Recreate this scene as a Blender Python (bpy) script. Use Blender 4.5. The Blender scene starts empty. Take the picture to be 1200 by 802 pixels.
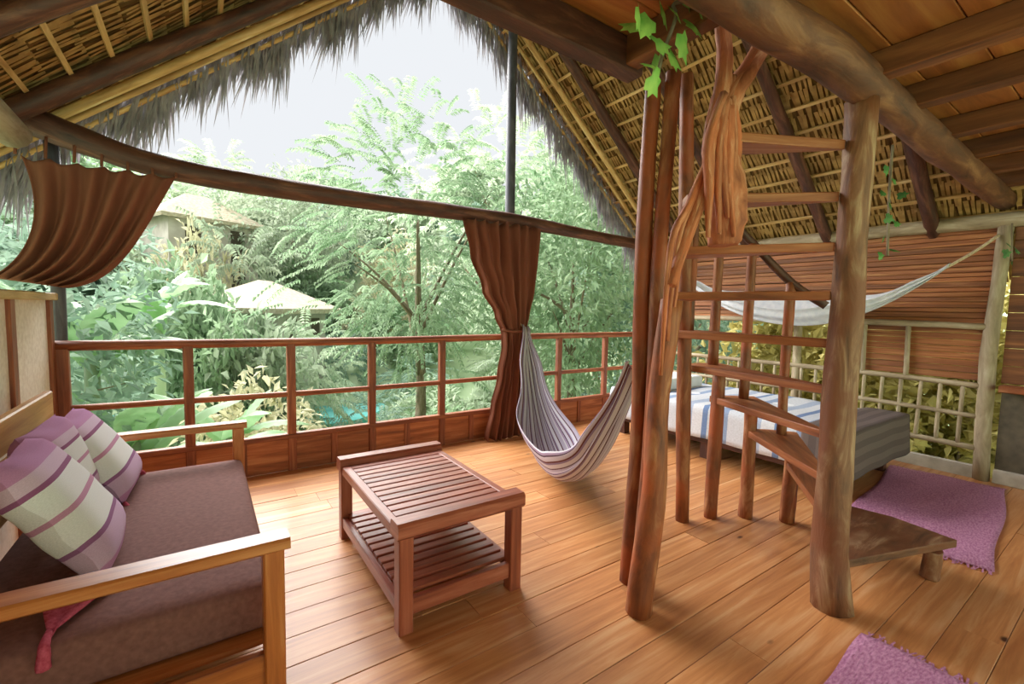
import bpy, math, random
import numpy as np
from mathutils import Vector, Matrix

S = bpy.context.scene
COL = S.collection
R = math.radians
rng = random.Random(7)
nrg = np.random.default_rng(11)

# ------------------------------------------------------------------ camera
F, YAW, PITCH, ROLL, CAMH = 527.8, R(34.52), R(4.1), R(1.19), 1.3
_fw = Vector((math.sin(YAW)*math.cos(PITCH), math.cos(YAW)*math.cos(PITCH), -math.sin(PITCH)))
_r0 = Vector((math.cos(YAW), -math.sin(YAW), 0)); _u0 = _r0.cross(_fw)
_rt = math.cos(ROLL)*_r0 + math.sin(ROLL)*_u0
_up = -math.sin(ROLL)*_r0 + math.cos(ROLL)*_u0
cam_d = bpy.data.cameras.new('camera'); cam = bpy.data.objects.new('camera', cam_d); COL.objects.link(cam)
cam_d.sensor_width = 36; cam_d.lens = F/1200*36; cam_d.clip_start = .02; cam_d.clip_end = 500
mw = Matrix.Identity(4)
for i in range(3):
    mw[i][0], mw[i][1], mw[i][2] = _rt[i], _up[i], -_fw[i]
mw.translation = (0, 0, CAMH); cam.matrix_world = mw
S.camera = cam

# ------------------------------------------------------------------ light
S.view_settings.view_transform = 'Standard'; S.view_settings.look = 'None'
S.view_settings.gamma = 1; S.view_settings.use_curve_mapping = False
S.view_settings.exposure = 0.95
W = bpy.data.worlds.new('overcast_sky'); S.world = W; W.use_nodes = True
wn = W.node_tree.nodes; bg = wn['Background']
bg.inputs[0].default_value = (.80, .825, .86, 1); bg.inputs[1].default_value = .56
sun_d = bpy.data.lights.new('sun', 'SUN'); sun = bpy.data.objects.new('sun', sun_d); COL.objects.link(sun)
sun_d.energy = 10.5; sun_d.angle = R(85); sun_d.color = (1, .98, .96)
sun.rotation_euler = Vector((.35, -.72, -.56)).to_track_quat('-Z', 'Y').to_euler()
sun.location = (-5, 12, 10)

# ------------------------------------------------------------------ pixel helpers (directions only)
def ray(px, py):
    return ((px-600)/F)*_rt - ((py-401)/F)*_up + _fw
def onp(px, py, ax, v):
    d = ray(px, py); o = Vector((0, 0, CAMH)); t = (v-o[ax])/d[ax]; return o+d*t
def at_range(px, py, r):
    d = ray(px, py); return Vector((0, 0, CAMH)) + d*(r/math.hypot(d.x, d.y))

# ------------------------------------------------------------------ materials
def lin(h):
    c = [int(h[i:i+2], 16)/255 for i in (0, 2, 4)]
    return tuple((x/12.92 if x <= .04045 else ((x+.055)/1.055)**2.4) for x in c)+(1,)
def newmat(name):
    m = bpy.data.materials.new(name); m.use_nodes = True
    nt = m.node_tree; return m, nt, nt.nodes, nt.links, nt.nodes['Principled BSDF']
def ramp(nodes, stops):
    r = nodes.new('ShaderNodeValToRGB'); e = r.color_ramp.elements
    while len(e) < len(stops): e.new(.5)
    for k, (p, c) in enumerate(stops):
        e[k].position = p; e[k].color = lin(c) if isinstance(c, str) else c
    return r
def wood(name, dark, mid, light, rough=.5, su=1.2, sv=16, knots=0, var=.35, bump=.25, spec=.5, patch=None, coat=0):
    m, nt, N, L, b = newmat(name)
    uv = N.new('ShaderNodeUVMap'); uv.uv_map = 'uv'
    oi = N.new('ShaderNodeObjectInfo')
    add = N.new('ShaderNodeVectorMath'); add.operation = 'MULTIPLY_ADD'
    comb = N.new('ShaderNodeCombineXYZ')
    for k in range(3): L.new(oi.outputs['Random'], comb.inputs[k])
    L.new(comb.outputs[0], add.inputs[0]); add.inputs[1].default_value = (37, 53, 71)
    L.new(uv.outputs[0], add.inputs[2])
    mp = N.new('ShaderNodeMapping'); mp.inputs['Scale'].default_value = (su, sv, 1)
    L.new(add.outputs[0], mp.inputs[0])
    nz = N.new('ShaderNodeTexNoise'); nz.inputs['Scale'].default_value = 1.6
    nz.inputs['Detail'].default_value = 6; nz.inputs['Roughness'].default_value = .62; nz.inputs['Distortion'].default_value = .6
    L.new(mp.outputs[0], nz.inputs['Vector'])
    rp = ramp(N, [(.28, dark), (.52, mid), (.75, light)]); L.new(nz.outputs['Fac'], rp.inputs[0])
    col = rp.outputs[0]
    if patch:
        n2 = N.new('ShaderNodeTexNoise'); n2.inputs['Scale'].default_value = 3.5; n2.inputs['Detail'].default_value = 4
        L.new(add.outputs[0], n2.inputs['Vector'])
        r2 = ramp(N, [(.5, (0, 0, 0, 1)), (.62, (1, 1, 1, 1))]); L.new(n2.outputs['Fac'], r2.inputs[0])
        mx = N.new('ShaderNodeMixRGB'); mx.inputs[2].default_value = lin(patch)
        L.new(r2.outputs[0], mx.inputs[0]); L.new(col, mx.inputs[1]); col = mx.outputs[0]
    if knots:
        mk = N.new('ShaderNodeMapping'); mk.inputs['Scale'].default_value = (1.5, 3.2, 1); L.new(add.outputs[0], mk.inputs[0])
        vo = N.new('ShaderNodeTexVoronoi'); vo.inputs['Scale'].default_value = knots; L.new(mk.outputs[0], vo.inputs['Vector'])
        rk = ramp(N, [(.035, (1, 1, 1, 1)), (.085, (0, 0, 0, 1))]); L.new(vo.outputs['Distance'], rk.inputs[0])
        mx = N.new('ShaderNodeMixRGB'); mx.inputs[2].default_value = lin('4a2412')
        L.new(rk.outputs[0], mx.inputs[0]); L.new(col, mx.inputs[1]); col = mx.outputs[0]
    hs = N.new('ShaderNodeHueSaturation'); L.new(col, hs.inputs['Color'])
    mr = N.new('ShaderNodeMapRange'); mr.inputs['To Min'].default_value = 1-var; mr.inputs['To Max'].default_value = 1+var
    L.new(oi.outputs['Random'], mr.inputs[0]); L.new(mr.outputs[0], hs.inputs['Value'])
    L.new(hs.outputs[0], b.inputs['Base Color'])
    b.inputs['Roughness'].default_value = rough; b.inputs['Specular IOR Level'].default_value = spec
    if coat:
        b.inputs['Coat Weight'].default_value = coat; b.inputs['Coat Roughness'].default_value = .28
    if bump:
        bp = N.new('ShaderNodeBump'); bp.inputs['Strength'].default_value = bump; bp.inputs['Distance'].default_value = .01
        L.new(nz.outputs['Fac'], bp.inputs['Height']); L.new(bp.outputs[0], b.inputs['Normal'])
    return m
def plain(name, c1, c2, scale=8, rough=.8, bump=.2, var=0, stretch=(1, 1, 1), trans=0, spec=.3):
    m, nt, N, L, b = newmat(name)
    tc = N.new('ShaderNodeTexCoord'); mp = N.new('ShaderNodeMapping'); mp.inputs['Scale'].default_value = stretch
    L.new(tc.outputs['Object'], mp.inputs[0])
    nz = N.new('ShaderNodeTexNoise'); nz.inputs['Scale'].default_value = scale; nz.inputs['Detail'].default_value = 5
    L.new(mp.outputs[0], nz.inputs['Vector'])
    rp = ramp(N, [(.3, c1), (.7, c2)]); L.new(nz.outputs['Fac'], rp.inputs[0]); col = rp.outputs[0]
    if var:
        oi = N.new('ShaderNodeObjectInfo'); hs = N.new('ShaderNodeHueSaturation'); L.new(col, hs.inputs['Color'])
        mr = N.new('ShaderNodeMapRange'); mr.inputs['To Min'].default_value = 1-var; mr.inputs['To Max'].default_value = 1+var
        L.new(oi.outputs['Random'], mr.inputs[0]); L.new(mr.outputs[0], hs.inputs['Value']); col = hs.outputs[0]
    L.new(col, b.inputs['Base Color']); b.inputs['Roughness'].default_value = rough; b.inputs['Specular IOR Level'].default_value = spec
    if bump:
        bp = N.new('ShaderNodeBump'); bp.inputs['Strength'].default_value = bump; bp.inputs['Distance'].default_value = .01
        L.new(nz.outputs['Fac'], bp.inputs['Height']); L.new(bp.outputs[0], b.inputs['Normal'])
    if trans:
        tr = N.new('ShaderNodeBsdfTranslucent'); L.new(col, tr.inputs[0])
        ms = N.new('ShaderNodeMixShader'); ms.inputs[0].default_value = trans
        out = N['Material Output']; L.new(b.outputs[0], ms.inputs[1]); L.new(tr.outputs[0], ms.inputs[2]); L.new(ms.outputs[0], out.inputs[0])
    return m
def stripes(name, stops, repeat=1, rough=.9, weave=260, trans=0):
    """cloth with woven stripes along the UV v axis"""
    m, nt, N, L, b = newmat(name)
    uv = N.new('ShaderNodeUVMap'); uv.uv_map = 'uv'
    sp = N.new('ShaderNodeSeparateXYZ'); L.new(uv.outputs[0], sp.inputs[0])
    mu = N.new('ShaderNodeMath'); mu.operation = 'MULTIPLY'; mu.inputs[1].default_value = repeat; L.new(sp.outputs[1], mu.inputs[0])
    fr = N.new('ShaderNodeMath'); fr.operation = 'FRACT'; L.new(mu.outputs[0], fr.inputs[0])
    rp = ramp(N, stops); rp.color_ramp.interpolation = 'CONSTANT'; L.new(fr.outputs[0], rp.inputs[0])
    nz = N.new('ShaderNodeTexNoise'); nz.inputs['Scale'].default_value = weave; L.new(uv.outputs[0], nz.inputs['Vector'])
    mx = N.new('ShaderNodeMixRGB'); mx.blend_type = 'MULTIPLY'; mx.inputs[0].default_value = .35
    L.new(rp.outputs[0], mx.inputs[1]); L.new(nz.outputs['Fac'], mx.inputs[2])
    L.new(mx.outputs[0], b.inputs['Base Color']); b.inputs['Roughness'].default_value = rough; b.inputs['Specular IOR Level'].default_value = .15
    bp = N.new('ShaderNodeBump'); bp.inputs['Strength'].default_value = .3; bp.inputs['Distance'].default_value = .004
    L.new(nz.outputs['Fac'], bp.inputs['Height']); L.new(bp.outputs[0], b.inputs['Normal'])
    if trans:
        tr = N.new('ShaderNodeBsdfTranslucent'); L.new(mx.outputs[0], tr.inputs[0])
        ms = N.new('ShaderNodeMixShader'); ms.inputs[0].default_value = trans
        out = N['Material Output']; L.new(b.outputs[0], ms.inputs[1]); L.new(tr.outputs[0], ms.inputs[2]); L.new(ms.outputs[0], out.inputs[0])
    return m

M = dict(
    floor=wood('floor_boards', 'a86534', 'cb8b53', 'dfb180', rough=.5, su=.8, sv=14, knots=1.7, var=.15, bump=.05, coat=.3),
    rail=wood('railing_wood', '5a2c1c', '8c4c30', 'b0754c', rough=.5, var=.15),
    table=wood('table_wood', '6e3122', '9c5138', 'b9735a', rough=.38, var=.14, bump=.08, coat=.2),
    sofa=wood('sofa_wood', '8a461c', 'b5672f', 'd08f57', rough=.38, var=.1, bump=.08, coat=.25),
    backboard=wood('backrest_wood', 'a5692c', 'c58c45', 'd9a763', rough=.45, var=.1, bump=.08),
    log=wood('peeled_log', '5a2d18', '8f4f2a', 'c58d60', rough=.55, su=2, sv=9, var=.15, bump=.6, patch='a8552a'),
    post=wood('weathered_post', '4a2f1e', '85583a', 'bda07c', rough=.6, su=2.2, sv=9, var=.1, bump=.8, patch='7d4a2c'),
    tread=wood('tread_wood', '6f3a1e', 'a05d34', 'c08458', rough=.5, var=.2, bump=.2),
    darkbeam=wood('dark_beam', '2e1912', '553022', '86583f', rough=.55, su=2, sv=9, var=.15, bump=.5),
    metal=wood('dark_post', '30313a', '4a4a55', '6b6a74', rough=.5, su=2, sv=6, var=.05, bump=.3),
    loft=wood('loft_board', '7a4520', 'b06c35', 'cd9450', rough=.5, su=.7, sv=7, var=.25, bump=.15),
    joist=wood('loft_joist', '42240f', '6d4020', '8f5d34', rough=.6, su=.8, sv=9, var=.2, bump=.2),
    bamboo=wood('pale_bamboo', 'a67b45', 'd2ab6c', 'ead09a', rough=.5, su=1.5, sv=10, var=.12, bump=.15),
    slat=wood('wall_slat', '5f341d', '96592f', 'b88453', rough=.6, su=1, sv=24, var=.3, bump=.4),
    pale=wood('grey_log', '7d6a50', 'a8967a', 'c8bba2', rough=.7, su=2, sv=9, var=.1, bump=.6),
    bark=wood('tree_bark', '5d5142', '83755f', 'a89b86', rough=.9, su=3, sv=8, var=.2, bump=.8),
    vine=wood('vine_bark', '83432a', 'b96f49', 'dca682', rough=.7, su=4, sv=14, var=.15, bump=1, patch='c06a40'),
    thatch=plain('thatch_leaf', '8a683a', 'd0a968', scale=3, rough=.7, bump=.2, stretch=(3, 1, 3)),
    thatch_back=plain('thatch_backing', '57401f', '8f6d3c', scale=26, rough=.9, bump=.6, stretch=(.3, 2, .3)),
    fringe=plain('thatch_fringe', '858086', 'b4aeb2', scale=9, rough=.9, bump=.1, trans=.2),
    curtain=plain('brown_curtain', '85503e', '96604a', scale=5, rough=.9, bump=.15, stretch=(3, 3, .4), trans=.3),
    seat=plain('seat_fabric', '6f4640', '82564e', scale=60, rough=.85, bump=.15),
    cream=plain('cream_panel', 'd8ccbf', 'ece3d8', scale=40, rough=.85, bump=.1),
    rug=plain('pink_rug', 'ab6a90', 'd9a0c2', scale=45, rough=.95, bump=.9, stretch=(1, 2.5, 1)),
    sheet=plain('white_linen', 'd9dde6', 'f2f3f6', scale=6, rough=.9, bump=.3),
    rope=plain('rope', 'b79d80', 'd9c4a8', scale=80, rough=.9, bump=.4),
    white=plain('white_cloth', 'dfe2ea', 'f6f6f8', scale=20, rough=.9, bump=.2, trans=.3),
    tassel=plain('tassel_yarn', '9c2f45', 'c65a70', scale=90, rough=.9, bump=.3),
    greypanel=plain('grey_panel', '4a4238', '625848', scale=14, rough=.7, bump=.1),
    kerb=plain('pale_kerb', 'a99f93', 'c9c0b5', scale=10, rough=.8, bump=.15),
    soil=plain('ground', '8aa37a', 'bccaa6', scale=.6, rough=1, bump=.3),
    water=plain('pool_water', '4fb0ae', '86d3cf', scale=1.2, rough=.08, bump=.05, spec=.6),
    hutwall=plain('hut_wall', 'b5ada0', 'd4cdc2', scale=2, rough=.9, bump=.1),
    hutroof=plain('hut_roof', 'b5a58c', 'd8cdb8', scale=8, rough=.95, bump=.6),
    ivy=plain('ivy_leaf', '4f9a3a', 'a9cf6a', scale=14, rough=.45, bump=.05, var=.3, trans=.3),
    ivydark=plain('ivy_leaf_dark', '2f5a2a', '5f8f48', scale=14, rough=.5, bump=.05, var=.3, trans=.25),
    leaf1=plain('leaf_fresh_green', '7f9f78', 'b4c8a6', scale=1.2, rough=.6, bump=0, var=.15, trans=.52),  # outdoor greens are paled: the whitish haze is put into the leaf colours
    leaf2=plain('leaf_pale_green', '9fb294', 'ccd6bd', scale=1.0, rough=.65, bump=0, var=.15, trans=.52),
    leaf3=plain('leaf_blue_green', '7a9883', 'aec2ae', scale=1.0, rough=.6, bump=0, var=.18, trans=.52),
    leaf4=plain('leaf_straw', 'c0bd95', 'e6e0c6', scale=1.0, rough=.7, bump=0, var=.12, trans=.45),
    leaf5=plain('leaf_olive_gold', '9a9350', 'd2c580', scale=1.0, rough=.7, bump=0, var=.15, trans=.3),
    logdark=wood('loft_log', '41261a', '6d4229', '9a6c48', rough=.6, su=2, sv=8, var=.05, bump=.8),
    banana=plain('banana_leaf', '7fab74', 'b3d0a2', scale=2, rough=.4, bump=.1, var=.15, trans=.4, spec=.5),
)
pk = [(0, 'cc8fbe'), (.16, 'e0bfda'), (.25, 'a0618c'), (.285, 'f1edf1'), (.46, 'cf94b4'), (.5, 'f4f1f2'), (.70, 'a06a96'), (.735, 'd9b4d4'), (.9, 'cc8fbe')]
M['cushion'] = stripes('striped_cushion', pk, 1, weave=180)
M['hammock'] = stripes('striped_hammock', [(0, 'c9bfd2'), (.18, '6d4a52'), (.24, 'e6e1ea'), (.42, 'a08fb0'), (.5, '7a4a48'), (.56, 'ded7e4'), (.76, '5c4454'), (.82, 'b7a2bd'), (.93, 'e9e5ea')], 5, weave=420, trans=.1)
M['bedspread'] = stripes('blue_white_bedspread', [(0, 'e4e8f0'), (.3, '9fb2d2'), (.42, 'dfe5ef'), (.6, '7f98c4'), (.68, 'e9ecf2'), (.85, 'b9c7df')], 3.5, weave=120)
M['throw'] = stripes('grey_brown_throw', [(0, '6e625f'), (.5, '7d706c')], 6, weave=160)

# ------------------------------------------------------------------ mesh builder
def tag(o, label=None, cat=None, group=None, kind=None):
    if label: o['label'] = label
    if cat: o['category'] = cat
    if group: o['group'] = group
    if kind: o['kind'] = kind
    return o
def empty(name, loc, label=None, cat=None, group=None, kind=None):
    e = bpy.data.objects.new(name, None); COL.objects.link(e); e.location = loc; e.empty_display_size = .1
    return tag(e, label, cat, group, kind)
def world_loc(o):
    l = Vector(o.location)
    return l if o.parent is None else Vector((0, 0, 0)) + o.matrix_parent_inverse.inverted().translation + l
def attach(o, parent):
    if parent is not None:
        o.parent = parent
        o.matrix_parent_inverse = Matrix.Translation(-parent['_w'] if False else -abs_loc(parent))
_abs = {}
def abs_loc(o):
    return _abs.get(o.name, Vector(o.location))
class MB:
    def __init__(s): s.v = []; s.f = []; s.uv = []; s.sm = []
    def face(s, idx, uvs, smooth=False): s.f.append(idx); s.uv.append(uvs); s.sm.append(smooth)
    def bar(s, p0, p1, w, h, up=(0, 0, 1), c=0):
        """squared timber from p0 to p1; w across, h along up; c = chamfer"""
        p0, p1, up = Vector(p0), Vector(p1), Vector(up)
        d = p1-p0; ln = d.length; d.normalize(); sx = d.cross(up)
        if sx.length < 1e-5: sx = d.cross(Vector((1, 0, 0)))
        sx.normalize(); uz = sx.cross(d)
        if c: pr = [(-w/2+c, -h/2), (w/2-c, -h/2), (w/2, -h/2+c), (w/2, h/2-c), (w/2-c, h/2), (-w/2+c, h/2), (-w/2, h/2-c), (-w/2, -h/2+c)]
        else: pr = [(-w/2, -h/2), (w/2, -h/2), (w/2, h/2), (-w/2, h/2)]
        n = len(pr); b = len(s.v); per = [0]
        for k in range(n):
            a, e = pr[k], pr[(k+1) % n]; per.append(per[-1]+math.hypot(a[0]-e[0], a[1]-e[1]))
        for P in (p0, p1):
            for a, e in pr: s.v.append(P+sx*a+uz*e)
        for k in range(n):
            j = (k+1) % n
            s.face((b+k, b+j, b+n+j, b+n+k), ((0, per[k]), (0, per[k+1]), (ln, per[k+1]), (ln, per[k])))
        s.face(tuple(b+k for k in reversed(range(n))), tuple((pr[k][0]*.3, pr[k][1]) for k in reversed(range(n))))
        s.face(tuple(b+n+k for k in range(n)), tuple((pr[k][0]*.3, pr[k][1]) for k in range(n)))
        return s
    def box(s, x0, x1, y0, y1, z0, z1, c=0):
        dx, dy, dz = x1-x0, y1-y0, z1-z0; cx, cy, cz = (x0+x1)/2, (y0+y1)/2, (z0+z1)/2
        if dx >= dy and dx >= dz: return s.bar((x0, cy, cz), (x1, cy, cz), dy, dz, c=c)
        if dy >= dz: return s.bar((cx, y0, cz), (cx, y1, cz), dx, dz, c=c)
        return s.bar((cx, cy, z0), (cx, cy, z1), dy, dx, up=(1, 0, 0), c=c)
    def tube(s, pts, rad, n=10, lump=0, seed=0, sub=4, caps=True):
        pts = [Vector(p) for p in pts]
        if not hasattr(rad, '__len__'): rad = [rad]*len(pts)
        P, Q = [], []
        m = len(pts)
        for i in range(m-1):
            a, b_, c, d = pts[max(i-1, 0)], pts[i], pts[i+1], pts[min(i+2, m-1)]
            for k in range(sub):
                t = k/sub; P.append(.5*((2*b_)+(c-a)*t+(2*a-5*b_+4*c-d)*t*t+(3*b_-a-3*c+d)*t**3)); Q.append(rad[i]*(1-t)+rad[i+1]*t)
        P.append(pts[-1]); Q.append(rad[-1])
        rr = random.Random(seed); b = len(s.v); nrm = None; u = 0; us = []
        ph = [rr.uniform(0, 6.28) for _ in range(6)]
        for i, p in enumerate(P):
            d = (P[min(i+1, len(P)-1)]-P[max(i-1, 0)]).normalized()
            if nrm is None: nrm = d.orthogonal().normalized()
            nrm = (nrm-d*nrm.dot(d)).normalized(); bn = d.cross(nrm)
            if i: u += (p-P[i-1]).length
            us.append(u)
            for k in range(n):
                a = 2*math.pi*k/n
                f = 1+lump*(.5*math.sin(2*a+ph[0]+u*5)+.35*math.sin(3*a+ph[1]-u*7)+.5*math.sin(u*9+ph[2])*math.sin(a+ph[3])+rr.uniform(-.35, .35))
                s.v.append(p+(nrm*math.cos(a)+bn*math.sin(a))*Q[i]*f)
        for i in range(len(P)-1):
            for k in range(n):
                j = (k+1) % n; w = 2*math.pi*max(rad)
                s.face((b+i*n+k, b+i*n+j, b+(i+1)*n+j, b+(i+1)*n+k), ((us[i], w*k/n), (us[i], w*(k+1)/n), (us[i+1], w*(k+1)/n), (us[i+1], w*k/n)), True)
        if caps:
            e = b+(len(P)-1)*n
            s.face(tuple(b+k for k in reversed(range(n))), tuple((.01*math.cos(6.28*k/n), Q[0]*math.sin(6.28*k/n)) for k in reversed(range(n))))
            s.face(tuple(e+k for k in range(n)), tuple((.01*math.cos(6.28*k/n), Q[-1]*math.sin(6.28*k/n)) for k in range(n)))
        return s
    def sheet(s, fn, nu, nv, uvs=(1, 1), closed=False):
        """grid fn(u,v) -> point"""
        b = len(s.v)
        for i in range(nu+1):
            for j in range(nv+1): s.v.append(Vector(fn(i/nu, j/nv)))
        w = nv+1
        for i in range(nu):
            for j in range(nv):
                q = (b+i*w+j, b+(i+1)*w+j, b+(i+1)*w+j+1, b+i*w+j+1)
                t = ((i/nu*uvs[0], j/nv*uvs[1]), ((i+1)/nu*uvs[0], j/nv*uvs[1]), ((i+1)/nu*uvs[0], (j+1)/nv*uvs[1]), (i/nu*uvs[0], (j+1)/nv*uvs[1]))
                s.face(q, t, True)
        return s
    def prism(s, poly, z0, z1, uvdir=None):
        """horizontal polygon extruded in z"""
        b = len(s.v); n = len(poly)
        for z in (z0, z1):
            for p in poly: s.v.append(Vector((p[0], p[1], z)))
        dd = Vector(uvdir) if uvdir else Vector((1, 0)); pp = Vector((-dd.y, dd.x))
        uvp = [(Vector(p[:2]).dot(dd), Vector(p[:2]).dot(pp)) for p in poly]
        s.face(tuple(b+k for k in reversed(range(n))), tuple(uvp[k] for k in reversed(range(n))))
        s.face(tuple(b+n+k for k in range(n)), tuple(uvp))
        for k in range(n):
            j = (k+1) % n; l = (Vector(poly[k])-Vector(poly[j])).length
            s.face((b+k, b+j, b+n+j, b+n+k), ((0, 0), (l, 0), (l, z1-z0), (0, z1-z0)))
        return s
    def build(s, name, mat, parent=None, solid=0, bevel=0, origin=None, subsurf=0):
        me = bpy.data.meshes.new(name)
        if origin is None:
            if parent is None:
                a = np.array([tuple(v) for v in s.v]); mn, mx = a.min(0), a.max(0)
                origin = Vector(((mn[0]+mx[0])/2, (mn[1]+mx[1])/2, mn[2]))
            else:
                a = np.array([tuple(v) for v in s.v]); origin = Vector((a.min(0)+a.max(0))/2)
        me.from_pydata([tuple(v-origin) for v in s.v], [], s.f)
        ul = me.uv_layers.new(name='uv')
        ul.data.foreach_set('uv', [c for f in s.uv for q in f for c in q])
        me.polygons.foreach_set('use_smooth', s.sm)
        me.materials.append(mat)
        o = bpy.data.objects.new(name, me); COL.objects.link(o); o.location = origin
        if parent is not None:
            o.parent = parent; o.location = origin-abs_loc(parent)
        _abs[o.name] = Vector(origin)
        if bevel:
            m = o.modifiers.new('bevel', 'BEVEL'); m.width = bevel; m.segments = 2; m.limit_method = 'ANGLE'
        if solid:
            m = o.modifiers.new('solid', 'SOLIDIFY'); m.thickness = solid; m.offset = 0
        if subsurf:
            m = o.modifiers.new('sub', 'SUBSURF'); m.levels = subsurf; m.render_levels = subsurf
        return o
def quads_mesh(name, V, Fq, mats, mi=None, smooth=False):
    """fast mesh from numpy vertices (n,3) and quads (m,4)"""
    me = bpy.data.meshes.new(name); n, m = len(V), len(Fq)
    me.vertices.add(n); me.vertices.foreach_set('co', np.asarray(V, np.float32).ravel())
    me.loops.add(m*4); me.loops.foreach_set('vertex_index', np.asarray(Fq, np.int32).ravel())
    me.polygons.add(m); me.polygons.foreach_set('loop_start', np.arange(0, m*4, 4, dtype=np.int32))
    if mi is not None: me.polygons.foreach_set('material_index', np.asarray(mi, np.int32))
    me.polygons.foreach_set('use_smooth', np.full(m, smooth))
    for mm in mats: me.materials.append(mm)
    me.update(); me.validate(); return me
def unit(a): return a/np.maximum(np.linalg.norm(a, axis=-1, keepdims=True), 1e-6)
def leaf_cards(P, D, Nn, L, Wd, droop=.25):
    """pointed leaves: base, two shoulders, tip"""
    P, D = np.asarray(P, float), unit(np.asarray(D, float)); Sx = unit(np.cross(D, Nn)); U = np.cross(Sx, D)
    L = np.broadcast_to(np.asarray(L, float), (len(P),))[:, None]; Wd = np.broadcast_to(np.asarray(Wd, float), (len(P),))[:, None]
    mid = P+D*L*.45+U*L*.05
    tip = P+D*L-U*L*droop
    V = np.stack([P, mid+Sx*Wd/2, tip, mid-Sx*Wd/2], 1).reshape(-1, 3)
    Fq = np.arange(len(P)*4).reshape(-1, 4); return V, Fq

# =================================================================== SETTING
D = 3.85          # railing line
XL, XR = -.78, 5.2
YB = -1.3         # open back of the platform
# ---- floor: boards run along X
fl = empty('floor', (2.2, 1.3, 0), kind='structure')
pitch = .158; y = YB; row = 0
while y < D+.12:
    x = XL-.12; row += 1
    cuts = [XL-.12]+sorted(rng.uniform(.4, 4.6) for _ in range(2))+[XR+.12]
    if cuts[2]-cuts[1] < .7: cuts.pop(2)
    for a, b in zip(cuts[:-1], cuts[1:]):
        dz = rng.uniform(-.001, .001)
        MB().box(a+.0008, b-.0008, y+.001, y+pitch-.001, -.03+dz, dz, c=.0018).build('floor_board', M['floor'], fl)
    y += pitch
MB().box(XL-.1, XR+.1, YB, D+.12, -.06, -.0315).build('subfloor', M['darkbeam'], fl)
for jx in (-.7, 1.2, 3.1, 5.0):
    MB().box(jx-.06, jx+.06, YB, D+.1, -.2, -.06).build('floor_joist', M['darkbeam'], fl)
    for jy in (-1, 1.2, 3.6):
        MB().tube([(jx, jy, -3.6), (jx, jy, -.2)], .1, 10, .05, seed=int(jx*10+jy*100)).build('stilt', M['post'], fl)

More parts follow.
